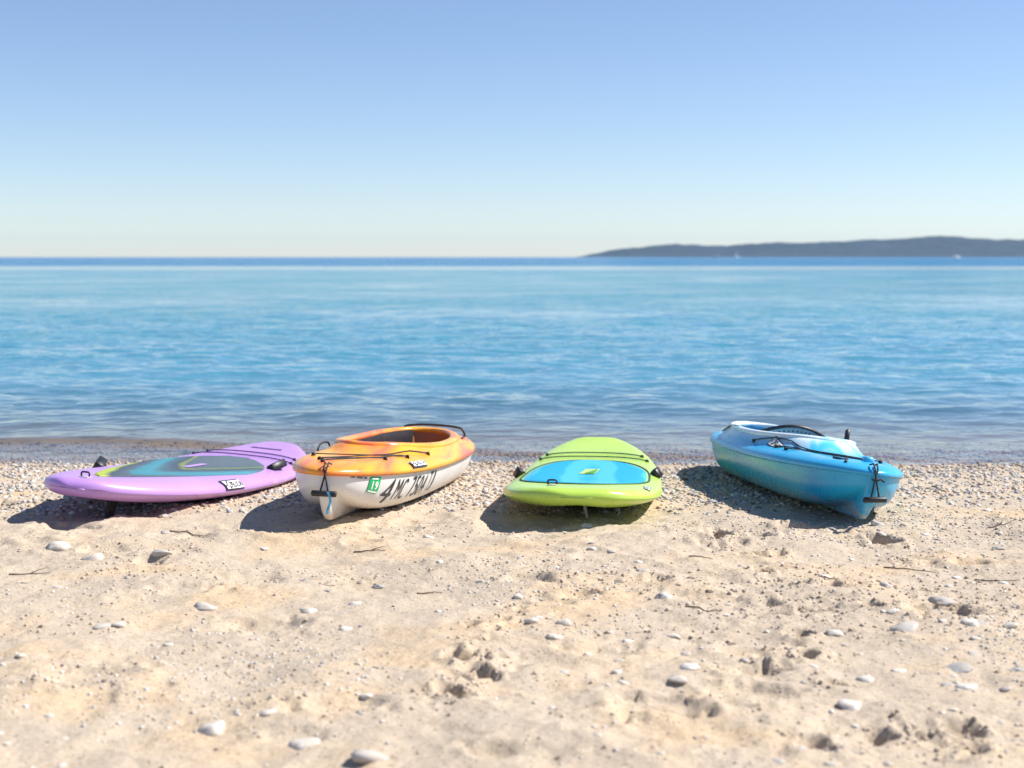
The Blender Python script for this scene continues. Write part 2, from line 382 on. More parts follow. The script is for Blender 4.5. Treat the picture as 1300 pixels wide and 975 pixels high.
P = [[((4.1 - (1 - k / (n - 1)) * 3.6 * j / 5), .35 * math.sin(j / 5 * math.pi) * (1 - k / (n - 1)) + .02, 1.7 + k / (n - 1) * 10) for j in range(6)] for k in range(n)]
b.grid(np.array(P)); b.grid(np.array(P) + np.array([0, .03, 0]), flip=True); b.build('sail', M['boat_white'], r)

# ------------------------------------------------------------------ boats on the beach: shared tools
def frame(x, y, yaw, pitch, roll):
    """rotation of a craft whose local +X runs from its near tip to its far tip; yaw clockwise from the view"""
    return Matrix.Rotation(R(90) - R(yaw), 3, 'Z') @ Matrix.Rotation(-R(pitch), 3, 'Y') @ Matrix.Rotation(R(roll), 3, 'X')
def settle(root, P, rot, x, y, sink=.012, share=.004):
    """lower the craft until its hull points rest on the sand"""
    W_ = np.asarray(P).reshape(-1, 3) @ np.array(rot).T; gz = ground_v(W_[:, 0] + x, W_[:, 1] + y)
    z = -np.quantile(W_[:, 2] - gz, share) - sink
    root.matrix_world = Matrix.Translation((x, y, z)) @ rot.to_4x4(); bpy.context.view_layer.update(); return root
def px_local(root, px, py, fz):
    """photo pixel -> point on the craft's deck z=fz(u,y), local coordinates"""
    inv = root.matrix_world.inverted(); o_ = inv @ Vector((0, 0, CAM_Z)); d = inv.to_3x3() @ ray(px, py)
    t = np.linspace(5.2, 10.5, 6000); U, Yl, Zl = o_.x + d.x * t, o_.y + d.y * t, o_.z + d.z * t
    hit = np.where(Zl < fz(U, Yl))[0]; k = hit[0] if len(hit) else len(t) // 2
    return float(U[k]), float(Yl[k])
def text_geo(body, bold=.0, shear=0.0):
    import bmesh
    c = bpy.data.curves.new('t', 'FONT'); c.body = body; c.size = 1; c.offset = bold; c.shear = shear; c.resolution_u = 3
    o_ = bpy.data.objects.new('t', c); COL.objects.link(o_); dg = bpy.context.evaluated_depsgraph_get()
    me = o_.evaluated_get(dg).to_mesh(); bm = bmesh.new(); bm.from_mesh(me); 
    for ax in (0, 1):
        co = [v.co[ax] for v in bm.verts]; lo, hi = min(co), max(co); no = (1, 0, 0) if ax == 0 else (0, 1, 0)
        for k in range(1, 10 if ax else 4):
            q = lo + (hi - lo) * k / (10 if ax else 4); bmesh.ops.bisect_plane(bm, geom=bm.verts[:] + bm.edges[:] + bm.faces[:], plane_co=(q, 0, 0) if ax == 0 else (0, q, 0), plane_no=no)
    bmesh.ops.triangulate(bm, faces=bm.faces[:])
    bm.verts.index_update(); V = np.array([v.co[:2] for v in bm.verts]); Fc = [[v.index for v in f.verts] for f in bm.faces]; bm.free()
    o_.evaluated_get(dg).to_mesh_clear(); bpy.data.objects.remove(o_); bpy.data.curves.remove(c)
    V = V - V.min(0); return V, Fc
def write(name, body, width, height, at, surf, mat, parent, off, bold=.02, shear=0.0):
    """a word set letter by letter, each letter a part of its own"""
    step = width / len(body)
    for i, ch in enumerate(body):
        V, Fc = text_geo(ch, bold); V[:, 1] *= height / V[:, 1].max(); wd = step * (.30 if ch in '1IJ' and ch != 'J' else .82); V[:, 0] *= wd / V[:, 0].max()
        V[:, 0] += at[0] + i * step + (step * .82 - wd) / 2 + shear * V[:, 1]; V[:, 1] += at[1]; decal(name, V, Fc, surf, mat, parent, off)
def decal(name, V2, Fc, surf, mat, parent, off=.004):
    """flat print bent onto a surface; surf(a,b,off)->3D"""
    b = MB(); b.add([surf(a, c, off) for a, c in V2]); 
    for f in Fc: (b.T if len(f) == 3 else b.Q if len(f) == 4 else []).append(f)
    return b.build(name, mat, parent)
def quad_grid(a0, a1, b0, b1, n=6, mm=4, skew=0.0):
    A = np.linspace(a0, a1, n); B = np.linspace(b0, b1, mm); V = [(a + skew * (bb - b0), bb) for a in A for bb in B]
    return np.array(V), [list(f) for f in grid_faces(n, mm)]
def logo(parent, surf, s=1.0):
    """white name badge with a bird head, dark edged"""
    hold = decal('logo_badge', *quad_grid(-.012 * s, .20 * s, -.008 * s, .062 * s), lambda a, b, o_: surf(a, b, o_), M['dark_print'], parent, .003)
    V, Fc = quad_grid(.0, .192 * s, .0, .054 * s); decal('badge_face', V, Fc, surf, M['white_print'], hold, .0042)
    write('badge_letter', 'PELICAN', .132 * s, .036 * s, (.056 * s, .009 * s), surf, M['dark_print'], hold, .0052, .022)
    head = [(.052, .05), (.044, .053), (.036, .047), (.004, .026), (-.004, .02), (.01, .021), (.03, .024), (.036, .014), (.034, .003), (.046, .0), (.053, .014)]
    V = np.array([(.03, .03)] + head) * s; decal('bird_head', V + np.array([0, .001]), [[0, i + 1, (i + 1) % len(head) + 1] for i in range(len(head))], surf, M['dark_print'], hold, .0052)
    V2 = np.array([(.033, .034)] + head) * s; V2 = V2[0] + (V2 - V2[0]) * .66; decal('bird_head_fill', V2, [[0, i + 1, (i + 1) % len(head) + 1] for i in range(len(head))], surf, M['white_print'], hold, .0060)

# ------------------------------------------------------------------ kayaks
class Kayak:
    def __init__(s, L=2.9, hw=.34, zg=.20, cock=(1.62, .62, .235), rise=.034):
        s.L, s.hw, s.zg0, s.cock, s.rise = L, hw, zg, cock, rise
    def w(s, u, ex=0.0):
        t = np.clip(np.abs(2 * (np.asarray(u, float) + ex) / (s.L + 2 * ex) - 1), 0, 1); return (s.hw + ex) * (1 - t ** 2.9) ** .56
    def zg(s, u): t = np.abs(2 * np.asarray(u, float) / s.L - 1); return s.zg0 + .025 * t ** 2
    def zb(s, u): t = np.clip(np.abs(2 * np.asarray(u, float) / s.L - 1), 0, 1); return .012 + .165 * t ** 7
    def zk(s, u):
        u = np.asarray(u, float); d = np.clip(np.minimum(u, s.L - u) / .13, 0, 1); return s.zg(u) * .96 * (1 - np.sqrt(1 - (1 - d) ** 2.0 + 1e-9)) 
    def side(s, u, v, sgn, off=0.0):
        """hull skin point: v 0 seam .. 1 bottom"""
        def p(u, v):
            w, g, b = float(s.w(u)), float(s.zg(u)), float(s.zb(u)); f = v * math.pi / 2
            return np.array([u, sgn * w * max(math.cos(f), 0) ** .40, g - (g - b) * math.sin(f) ** 1.15])
        q = p(u, v)
        if off:
            a = p(u + .004, v) - q; b = p(u, min(v + .01, 1)) - q; n = np.cross(a, b); n *= -sgn / (np.linalg.norm(n) + 1e-12)
            if n[1] * sgn < 0: n = -n
            q = q + off * n
        return q
    def hull(s, nu=120):
        us = s.L * (1 - np.cos(np.linspace(0, np.pi, nu))) / 2; P = []
        for u in us:
            w, g, b, k0 = float(s.w(u)), float(s.zg(u)), float(s.zb(u)), float(s.zk(u)); b = max(b, k0)
            kk = min(.032, .85 * w); half = []
            fm = math.acos(min(1, (kk / max(w, 1e-6)) ** (1 / .40))) if w > 1e-4 else 0
            for f in np.linspace(0, 1, 44) ** 1.0 * fm: half.append((w * max(math.cos(f), 0) ** .40, g - (g - b) * math.sin(f) ** 1.15))
            y1, z1 = half[-1]; k0 = min(k0, z1 - .002)
            for q, yy in ((.12, .93), (.4, .84), (.8, .72), (.96, .5), (1, 0)): half.append((y1 * yy, z1 + (k0 - z1) * q))
            P.append([(u, y, z) for y, z in half] + [(u, -y, z) for y, z in half[-2::-1]])
        return np.array(P)
    def deckz(s, u, y):
        u = np.asarray(u, float); y = np.asarray(y, float); w = np.maximum(s.w(u, .014), 1e-5)
        sr = np.clip(np.abs(y) / w, 0, 1); hd = .074 * np.clip(w / s.hw, 0, 1) ** .8
        z = s.zg(u) + hd * (1 - sr ** 2.6) ** .5
        uc, a, b = s.cock; e = np.sqrt(((u - uc) / (a + .12)) ** 2 + (y / (b + .055)) ** 2)
        z = z + s.rise * (1 - sstep(.90, 1.12, e)) 
        # shallow moulded tray with a raised surround on the near deck
        e2 = np.maximum(np.abs((u - .52) / .33), np.abs(y) / (.62 * w)); z = z - .012 * (1 - sstep(.75, 1.0, e2))
        return z
    def ellipse(s, th, g=0.0):
        uc, a, b = s.cock; c, d = np.cos(th), np.sin(th)
        return uc + (a + g) * np.sign(c) * np.abs(c) ** .9, (b + g) * np.sign(d) * np.abs(d) ** .85
    def build(s, root, mh, md, mc, mi, nseg=176):
        H = s.hull(); MB().grid(H, flip=True).build('hull', mh, root)
        th = np.linspace(0, 2 * np.pi, nseg, endpoint=False)
        L2 = s.L + .028; t = -np.cos(th); uo = -.014 + L2 * (1 + np.cos(th)) / 2; yo = np.sign(np.sin(th)) * s.w(np.clip(uo, -.0139, s.L + .0139), .014)
        ui, yi = s.ellipse(th); rows = []
        rows.append(np.stack([uo * .985 + .0075 * s.L, yo * .93, s.zg(uo) - .004], -1))
        rows.append(np.stack([uo, yo, s.zg(uo) - .012], -1))
        for r_ in np.concatenate([np.linspace(0, 1, 46) ** 1.9]):
            u = uo + (ui - uo) * r_; y = yo + (yi - yo) * r_; rows.append(np.stack([u, y, s.deckz(u, y)], -1))
        MB().grid(np.array(rows), True).build('deck', md, root)
        # coaming: a rounded lip swept round the cockpit opening
        sec = []; 
        for k in range(14):
            a = 2 * math.pi * k / 14; ca, sa = math.cos(a), math.sin(a)
            sec.append((.028 * math.copysign(abs(ca) ** .8, ca), .017 * math.copysign(abs(sa) ** .8, sa)))
        P = []
        for q in th:
            row = []
            for (g, h_) in sec:
                u, y = s.ellipse(np.array(q), .010 + g); u0, y0 = s.ellipse(np.array(q), 0.0); row.append((float(u), float(y), float(s.deckz(u0, y0)) - .008 + h_))
            P.append(row)
        P.append(P[0]); MB().grid(np.array(P), True, True).build('coaming', mc, root)
        rows = []
        for sc_, dz in ((1.0, .006), (.985, -.03), (.97, -.09), (.95, -.15), (.90, -.20), (.6, -.215), (.02, -.215)):
            u, y = s.ellipse(th); uc = s.cock[0]; u0, y0 = u, y
            u = uc + (u - uc) * sc_; y = y * sc_; z = s.deckz(u0, y0) + dz; z = np.where(dz < -.17, np.maximum(.05 + 0 * z, 0), z); rows.append(np.stack([u, y, z], -1))
        MB().grid(np.array(rows), True).build('cockpit_well', mi, root)
    def on_deck(s, u, y, off): return np.array([u, y, float(s.deckz(u, y)) + off])
    def cord(s, name, root, pts, mat, r=.0030, off=.010):
        """stretched cord between deck points, lying on the deck"""
        Q = []
        for (a, b) in zip(pts[:-1], pts[1:]):
            for k in np.linspace(0, 1, 12)[:-1]: Q.append((a[0] + (b[0] - a[0]) * k, a[1] + (b[1] - a[1]) * k))
        Q.append(pts[-1]); b = MB(); A_, B_ = s.on_deck(*pts[0], off), s.on_deck(*pts[-1], off); C_ = []
        for k, (u, y) in enumerate(Q): p = s.on_deck(u, y, .006); p[2] = max(p[2], A_[2] + (B_[2] - A_[2]) * k / (len(Q) - 1)); C_.append(p)
        b.tube(C_, r, 7)
        for (u, y) in (pts[0], pts[-1]): b.tube([s.on_deck(u, y, -.004), s.on_deck(u, y, .012), s.on_deck(u, y, .016)], [.011, .010, .004], 8)
        return b.build(name, mat, root)
    def toggle(s, root, drop, side, out=.03, tilt=0.0, half=.056):
        """carry handle bar hanging from the tip on two cords"""
        z0 = float(s.zg(0)) + .03; c = np.array([-out, side, z0 - drop])
        ax = np.array([math.sin(tilt) * .3, math.cos(tilt), math.sin(tilt)]); ax /= np.linalg.norm(ax)
        b = MB(); b.tube([c - ax * half, c - ax * (half - .004), c + ax * (half - .004), c + ax * half], [.0115, .0135, .0135, .0115], 12); t = b.build('toggle_handle', M['black'], root)
        for k in (-1, 1):
            e = c + ax * .02 * k; st = np.array([.05, side * .6 - .012 * k, float(s.deckz(.06, 0)) + .006]); mid = np.array([-.018, side * .8 - .006 * k, z0 - .01])
            MB().tube([st, st * .4 + mid * .6 + np.array([0, 0, .018]), mid, mid * .5 + e * .5 + np.array([.004, 0, 0]), e], .0042, 7).build('cord', M['cord'], t)
        return t, c

def grime(m, zlo=.02, zhi=.09):
    """sand and scuffs low on a hull"""
    bc = m.p.inputs['Base Color'].links[0].from_socket; v = m.coord(); z = m.sep(v)[2]
    lo = m.n('MapRange'); m.l(z, lo.inputs[0]); lo.inputs[1].default_value = zlo; lo.inputs[2].default_value = zhi; lo.inputs[3].default_value = 1; lo.inputs[4].default_value = 0
    f = m.math('MULTIPLY', lo.outputs[0], m.ramp(m.noise(v, 11, 6, .7), [(.38, (0, 0, 0)), (.62, (.85, .85, .85))]))
    sc_ = m.ramp(m.noise(m.coord((2, 14, 40)), 3.0, 4, .7), [(.66, (0, 0, 0)), (.74, (.35, .35, .35))])
    m.set(Base_Color=m.mix(sc_, m.mix(f, bc, (.50, .39, .28)), (.36, .34, .33))); return m.m
def swirl(name, stops, rough=.27, scale=(1.1, 4.0, 4.0), seed=0.0):
    """two-tone moulded plastic with the colours bleeding into each other"""
    m = NT(name); v = m.coord(scale, loc=(seed, seed * .7, 0)); f = m.noise(v, 1.5, 3, .5, .9)
    m.set(Base_Color=m.ramp(f, stops), Roughness=m.ramp(m.noise(m.coord(), 42, 5, .7), [(.35, (rough * .8,) * 3), (.75, (rough * 1.5,) * 3)]))
    m.set(Normal=m.bump(m.noise(m.coord(), 9, 3), .10, .01)); return m

# --- orange and white kayak
M['hull_white'] = grime(plastic('hull_white', (.72, .71, .70), .32))
KO = Kayak(hw=.33, cock=(1.56, .74, .255))
Mo_d = swirl('orange_deck', [(.22, (.84, .13, .10)), (.36, (.87, .19, .07)), (.5, (.88, .34, .03)), (.64, (.90, .43, .03)), (.8, (.85, .19, .10))], seed=1.7).m
M['well_orange'] = plastic('well_orange', (.50, .17, .04), .4).m
ox, oy, oyaw, opit, orol = -.845, 6.25, 7.8, -4.1, 2.0
rot = frame(ox, oy, oyaw, opit, orol)
orange = empty('kayak', (0, 0, 0)); settle(orange, KO.hull(), rot, ox, oy, .022)
tag(orange, 'orange and white sit-in kayak with black registration numbers on its side', 'kayak', 'paddle craft drawn up on the beach')
KO.build(orange, M['hull_white'], Mo_d, Mo_d, M['well_orange'])
PO = lambda px, py: px_local(orange, px, py, KO.deckz)
near = [(.42, .17), (.22, .085), (.13, .045)]; farp = [(1.0, -.27), (.66, -.235), (.42, -.18)]
for a, b in ((0, 1), (1, 0), (1, 2), (2, 1)): KO.cord('bungee_cord', orange, [near[a], farp[b]], M['cord'])
tg, c = KO.toggle(orange, .12, -.01)
b = MB(); P = []
for k in range(9):
    q = k / 8; P.append([(c[0] - .018 - .006 * math.sin(q * 7), c[1] - .022 - .012 * q - .010 * math.sin(q * 5) + e, c[2] + .012 - .10 * q) for e in (-.006, .006)])
b.grid(np.array(P)); b.grid(np.array(P) + np.array([-.001, 0, 0]), flip=True); b.build('ribbon', M['ribbon'], tg)
def osurf(u0, v0, du=1.0, dv=4.2, drop=0.0):
    return lambda a, b, o_: KO.side(u0 + a * du, max(.001, v0 - b * dv + a * drop), -1, o_)
# big 4, then the number, along the starboard side
write('registration_digit', '4', .112, .138, (0, 0), osurf(.268, .64, 1, 3.6), M['dark_print'], orange, .003, .0, .28)
for wd, x0, wdt in (('MC', .400, .13), ('7504', .575, .245), ('TJ', .860, .115)):
    write('registration_letter', wd, wdt, .098, (0, 0), osurf(x0, .54 - (x0 - .4) * .12, 1, 3.9), M['dark_print'], orange, .003, .0, .22)
V, Fc = quad_grid(0, .075, 0, .10, 4, 6); st = decal('validation_sticker', V, Fc, osurf(.170, .46, 1, 3.6), M['green_print'], orange)
write('sticker_digit', '19', .056, .05, (.012, .024), osurf(.170, .46, 1, 3.6), M['white_print'], st, .0052, .03)
V, Fc = quad_grid(.004, .07, .006, .016, 4, 2); decal('sticker_bar', V, Fc, osurf(.170, .46, 1, 3.6), M['white_print'], st, .0052)
V, Fc = quad_grid(.012, .055, .084, .093, 4, 2); decal('sticker_bar', V, Fc, osurf(.170, .46, 1, 3.6), M['white_print'], st, .0052)
hid = decal('hull_number_plate', *quad_grid(0, .085, 0, .016, 6, 2), osurf(.065, .16, 1, 3.6), M['grey_print'], orange)
for k in range(6): decal('plate_mark', *quad_grid(.006 + k * .013, .014 + k * .013, .004, .012, 2, 2), osurf(.065, .16, 1, 3.6), M['white_print' if k % 3 == 1 else 'dark_print'], hid, .0052)
def deck_band(K, root, px, py, sgn):
    """badge on the deck's sloping shoulder"""
    u, y = px_local(root, px, py, K.deckz)
    def f(a, b, o_):
        uu = u + a; yy = (y - sgn * b * .75) * float(K.w(uu, .014) / K.w(u, .014)); return K.on_deck(uu, yy, o_)
    return f
def shoulder(K, u0, r0, sgn, run=1.0):
    """badge on the steep shoulder of a deck, just above the seam"""
    def f(a, b, o_):
        uu = u0 + a * run; q = max(.3, r0 - b * 1.5); yy = float(K.w(uu, .014)) * q; return np.array([uu, sgn * (yy + o_ * 1.6), float(K.deckz(uu, yy)) + o_ * 1.6])
    return f
logo(orange, shoulder(KO, .55, .985, -1), .95)
# seat and handle strap
b = MB(); P = []
for k in range(9):
    q = k / 8; P.append([(1.36 - .06 * q + .16 * (j / 8 - .5) ** 2, (j / 8 - .5) * .44, .07 + .21 * q - .05 * (2 * j / 8 - 1) ** 2 * q) for j in range(9)])
b.grid(np.array(P)); b.grid(np.array(P) + np.array([-.03, 0, 0]), flip=True); b.rbox((1.15, .02, .15), (.66, .46, .20), None, .35); b.build('seat', M['seat'], orange)
th = np.linspace(.07 * np.pi, .95 * np.pi, 40); rows = []
for k, (sc_, dz) in enumerate(((.985, -.006), (.945, -.012), (.93, -.05), (.915, -.10), (.90, -.16))):
    u0, y0 = KO.ellipse(th); rows.append(np.stack([KO.cock[0] + (u0 - KO.cock[0]) * sc_, y0 * sc_, KO.deckz(u0, y0) + dz], -1))
MB().grid(np.array(rows), flip=True).build('cockpit_shade_lining', M['seat'], orange)  # dark sheet added over the wall: black seat foam and cockpit shade together
uu = 2.52; yl = .20; th = np.linspace(0, np.pi, 15)
MB().tube([KO.on_deck(uu + .02, math.cos(t) * yl, .004 + .045 * min(1, 2.2 * math.sin(t))) for t in th], .0075, 8).build('handle_strap', M['black'], orange)
MB().tube([KO.on_deck(uu - .28 * k, -yl - .03 * k, .006) for k in np.linspace(0, 1, 9)], .005, 7).build('deck_line', M['cord'], orange)
th = np.linspace(0, np.pi, 11); p0 = (.93, .25)
MB().tube([KO.on_deck(p0[0] + .11 * math.cos(t), p0[1] + .01, .004 + .035 * math.sin(t)) for t in th], .005, 7).build('paddle_keeper', M['cord'], orange)

# --- blue kayak
KB = Kayak(hw=.33, cock=(1.60, .76, .245), rise=.055)
mB = swirl('blue_deck', [(.20, (.01, .42, .74)), (.36, (.14, .60, .80)), (.46, (.66, .78, .82)), (.64, (.80, .82, .82)), (.8, (.22, .62, .86))], seed=5.2)
_bc = mB.p.inputs['Base Color'].links[0].from_socket; _z = mB.sep(mB.coord())[2]          # the moulding shifts to solid blue at its rim
_e = mB.ramp(mB.math('SUBTRACT', mB.math('ADD', mB.math('MULTIPLY', _z, 4.0), mB.math('MULTIPLY', mB.math('SUBTRACT', mB.noise(mB.coord((1.5, 3, 3)), 2.0, 3), .5), .22)), .5), [(.52, (.95, .95, .95)), (.76, (0, 0, 0))])
mB.set(Base_Color=mB.mix(_e, _bc, (.002, .36, .68))); Mb_d = mB.m
m = NT('blue_hull'); v = m.coord(); s3 = m.sep(v); f = m.noise(m.coord((.8, 2, 2)), 1.6, 3, .5, .6)
ps = m.math('ADD', m.math('DIVIDE', s3[0], 3.0), m.math('MULTIPLY', m.math('SUBTRACT', f, .5), .22))
m.set(Base_Color=m.ramp(ps, [(.02, (.02, .40, .68)), (.10, (.006, .29, .60)), (.17, (.07, .40, .56)), (.32, (.035, .37, .55)), (.46, (.003, .33, .54)), (.6, (.0, .42, .45)), (.8, (.0, .36, .54))]), Roughness=m.ramp(m.noise(v, 42, 5, .7), [(.35, (.22,) * 3), (.75, (.42,) * 3)]))
m.set(Normal=m.bump(m.noise(v, 9, 3), .10, .01)); M['blue_hull'] = grime(m)
M['well_blue'] = plastic('well_blue', (.10, .40, .66), .4).m
bx, by, byaw, bpit, brol = 1.622, 6.38, -3.2, -3.8, 7.0
rot = frame(bx, by, byaw, bpit, brol)
blue = empty('kayak', (0, 0, 0)); settle(blue, KB.hull(), rot, bx, by, .02)
tag(blue, 'blue and white marbled kayak with a teal hull and grey backrest', 'kayak', 'paddle craft drawn up on the beach')
KB.build(blue, M['blue_hull'], Mb_d, Mb_d, M['well_blue'])
PB = lambda px, py: px_local(blue, px, py, KB.deckz)
for a_, b_ in (((1.22, .285), (.24, -.02)), ((.86, .25), (.34, -.13)), ((.70, .24), (.24, -.02))): KB.cord('bungee_cord', blue, [a_, b_], M['cord'], .0032)
tg, c = KB.toggle(blue, .145, .0, .045, -.12, .052)
MB().tube([c + np.array([.012, .02, .09]), c + np.array([-.012, .01, .085]), c + np.array([-.008, -.012, .095]), c + np.array([-.012, -.03, .085])], .005, 7).build('knot', M['cord'], tg)
logo(blue, lambda a, b, o_, f=deck_band(KB, blue, 975, 564, 1): f(-a, b, o_), .9)
# backrest standing up out of the cockpit
b = MB(); P = []; P2 = []; nj = 19
def brest(q, j):
    e = (j / (nj - 1) - .5) * 2; return np.array([1.52 - .10 * q + .10 * e * e, e * .215, .18 + (.178 - .07 * e * e) * q])
P = np.array([[brest(q, j) for j in range(nj)] for q in np.linspace(0, 1, 8)])
b.grid(P); b.grid(P + np.array([.022, 0, 0]), flip=True); br = b.build('backrest', M['pad_grey'], blue)
MB().tube([brest(1.0, j) + np.array([.011, 0, .004]) for j in range(nj)], .012, 8).build('piping', M['black'], br)
for k in range(3):
    for j in range(2, nj - 2):
        q = .88 - .10 * k; p = brest(q, j + .5 * (k % 2)); 
        MB().tube([p + np.array([-.0035, 0, 0]), p + np.array([.026, 0, 0])], .0045, 6).build('perforation', M['dark_print'], br)
bu, byy = 1.16, -.20
MB().rbox(KB.on_deck(bu, byy, .035), (.03, .022, .06), Euler((0.1, .35, 0)), .3).build('paddle_clip', M['black'], blue)
MB().tube([KB.on_deck(u, .262, .012) for u in np.linspace(2.15, 1.72, 9)], .005, 7).build('seat_strap', M['cord'], blue)
MB().rbox((1.72, 0, .075), (.42, .34, .05), None, .6).build('seat', M['seat'], blue)
MB().rbox(KB.on_deck(.22, -.03, .008), (.07, .045, .035), None, .5).build('deck_boss', Mb_d, blue)
MB().tube([KB.on_deck(u, .09 + .02 * math.sin(u * 20), .005) for u in np.linspace(.12, .34, 9)], .006, 7).build('moulded_slot', M['dark_print'], blue)

# ------------------------------------------------------------------ paddle boards
class Board:
    def __init__(s, L=3.0, hw=.395, th=.135, tail=(3.2, .5), nose=(2.3, .58), nr=.15, tr=.03):
        s.L, s.hw, s.th, s.tail, s.nose, s.nr, s.tr = L, hw, th, tail, nose, nr, tr
    def w(s, u):
        t = 2 * np.asarray(u, float) / s.L - 1; t = np.clip(t, -1, 1); a = np.abs(t)
        return s.hw * np.where(t < 0, (1 - a ** s.tail[0]) ** s.tail[1], (1 - a ** s.nose[0]) ** s.nose[1])
    def zc(s, u):
        """mid-thickness height of the centreline (rocker)"""
        t = 2 * np.asarray(u, float) / s.L - 1; return s.th / 2 + np.where(t > 0, s.nr * np.abs(t) ** 2.6, s.tr * np.abs(t) ** 2.2)
    def ht(s, u):
        t = np.clip(np.abs(2 * np.asarray(u, float) / s.L - 1), 0, 1); return s.th / 2 * (1 - .30 * t ** 3) * np.sqrt(np.clip(1 - (1 - np.clip(s.L / 2 * (1 - t) / .07, 0, 1)) ** 2, 0, 1))
    def deckz(s, u, y):
        w_ = np.maximum(s.w(u), 1e-4); q = np.clip(np.abs(y) / w_, 0, 1); return s.zc(u) + s.ht(u) * (1 - q ** 3.4) ** .42 - .006 * np.clip(1 - (q / .8) ** 2, 0, 1) * s.ht(u) / (s.th / 2)
    def skin(s, nu=130, nf=56):
        us = s.L * (1 - np.cos(np.linspace(0, np.pi, nu))) / 2; us[0] += 2e-5; us[-1] -= 2e-5; P = []
        for u in us:
            w_, zc, h = float(s.w(u)), float(s.zc(u)), float(s.ht(u)); row = []
            for f in np.arange(nf) / nf * 2 * math.pi:
                c, d = math.cos(f), math.sin(f); y = w_ * math.copysign(abs(c) ** .62, c)
                if d >= 0: z = float(s.deckz(u, y))
                else: z = zc - h * (1 - min(1, abs(y) / max(w_, 1e-4)) ** 2.4) ** .62 + .022 * math.exp(-(y / .11) ** 2) * max(0, 1 - u / 1.4) * h / (s.th / 2)
                row.append((u, y, z))
            P.append(row)
        return np.array(P)
    def on_deck(s, u, y, off): return np.array([u, y, float(s.deckz(u, y)) + off])
    def pad(s, root, half, u0, u1, mat, lip=.006, name='deck_pad'):
        """foam deck pad: a raised sheet with a rounded edge; half(q) gives its half width along its length"""
        rows = []; nu, ny = 70, 25
        for k in range(nu):
            q = (1 - math.cos(math.pi * k / (nu - 1))) / 2; u = u0 + (u1 - u0) * q; h = max(half(q), .0005); row = []
            for j in range(ny):
                e = -1 + 2 * j / (ny - 1); edge = min(1, (1 - abs(e)) * h / .012, (min(k, nu - 1 - k)) * .5); row.append(s.on_deck(u, e * h, .001 + lip * edge))
            rows.append(row)
        return MB().grid(np.array(rows), flip=True).build(name, mat, root)
    def cord(s, root, pts, mat, bend=0.0):
        Q = []; n = 15
        for k in np.linspace(0, 1, n): Q.append((pts[0][0] + (pts[1][0] - pts[0][0]) * k + bend * math.sin(math.pi * k), pts[0][1] + (pts[1][1] - pts[0][1]) * k))
        b = MB(); b.tube([s.on_deck(u, y, .007) for u, y in Q], .0036, 7)
        for u, y in (Q[0], Q[-1]): b.tube([s.on_deck(u, y, -.003), s.on_deck(u, y, .012), s.on_deck(u, y, .016)], [.012, .011, .004], 8)
        return b.build('bungee_cord', mat, root)
    def dring(s, root, u, y):
        o_ = MB().rbox(s.on_deck(u, y, .003), (.035, .045, .006), None, .5).build('leash_plug', M['dring_pad'], root)
        th = np.linspace(0, 2 * np.pi, 17); c = s.on_deck(u, y, .014)
        MB().tube([c + np.array([.004 * 0, .021 * math.copysign(abs(math.cos(t)) ** .5, math.cos(t)), .012 * math.copysign(abs(math.sin(t)) ** .5, math.sin(t))]) for t in th], .0045, 7, False).build('ring', M['black'], o_)
    def clip(s, root, u, y, yaw, size=(.10, .05, .055)):
        p = s.on_deck(u, y, .02); o_ = MB().rbox(p, size, Euler((.5 if y > 0 else -.5, -.25, yaw)), .22).build('paddle_clip', M['black'], root)
        MB().tube([p, s.on_deck(u, y * .9, .006)], .006, 7).build('clip_strap', M['cord'], o_)
    def fin(s, root, mat, u=.36, h=.17, lean=0.0, y0=0.0):
        zb = float(s.zc(u)) - float(s.ht(u)) + .03; b = MB(); P = []
        for k in range(9):
            q = k / 8; ch = .07 * (1 - .55 * q); uc = u - .05 * q ** 1.5; row = []
            for f in np.arange(12) / 12 * 2 * math.pi: row.append((uc + ch * math.cos(f), y0 + lean * q ** 1.4 + .0085 * (1 - .5 * q) * math.sin(f), zb - h * q))
            P.append(row)
        P.append([tuple(np.mean(P[-1], 0) - np.array([0, 0, .004]))] * 12); b.grid(np.array(P), True); return b.build('fin', mat, root)

# --- green board
BG = Board(L=2.78, tail=(5.4, .44), nose=(3.2, .46), tr=.045); M['board_green'] = plastic('board_green', (.47, .68, .10), .24).m
gx_, gy_, gyaw, gpit, grol = .285, 6.30, 5.5, -4.3, 0.3
rot = frame(gx_, gy_, gyaw, gpit, grol)
green = empty('paddle_board', (0, 0, 0)); settle(green, BG.skin(), rot, gx_, gy_)
tag(green, 'lime green paddle board with a bright blue oval deck pad', 'paddle board', 'paddle craft drawn up on the beach')
MB().grid(BG.skin(), True, True).build('board', M['board_green'], green)
m = NT('pad_blue'); v = m.coord((1, 2.2, 1)); f = m.noise(v, 1.7, 2, .45, 1.6); wv = m.n('TexWave', wave_type='RINGS'); m.l(m.coord((1, 1.6, 1), loc=(-1.0, .05, 0)), wv.inputs[0]); wv.inputs['Scale'].default_value = .85; wv.inputs['Distortion'].default_value = 3.0; wv.inputs['Detail'].default_value = 2
col = m.mix(m.ramp(wv.outputs['Fac'], [(.62, (0, 0, 0)), (.86, (.75, .75, .75))]), (.002, .34, .64), (.07, .48, .74))
vo = m.n('TexVoronoi'); m.l(m.coord(), vo.inputs['Vector']); vo.inputs['Scale'].default_value = 70
m.set(Base_Color=col, Roughness=.55, Normal=m.bump(vo.outputs['Distance'], .35, .004)); M['pad_blue'] = m.m
PG = lambda px, py: px_local(green, px, py, BG.deckz)
gh = lambda q: .315 * (1 - abs(2 * q - 1) ** 3.6) ** .5
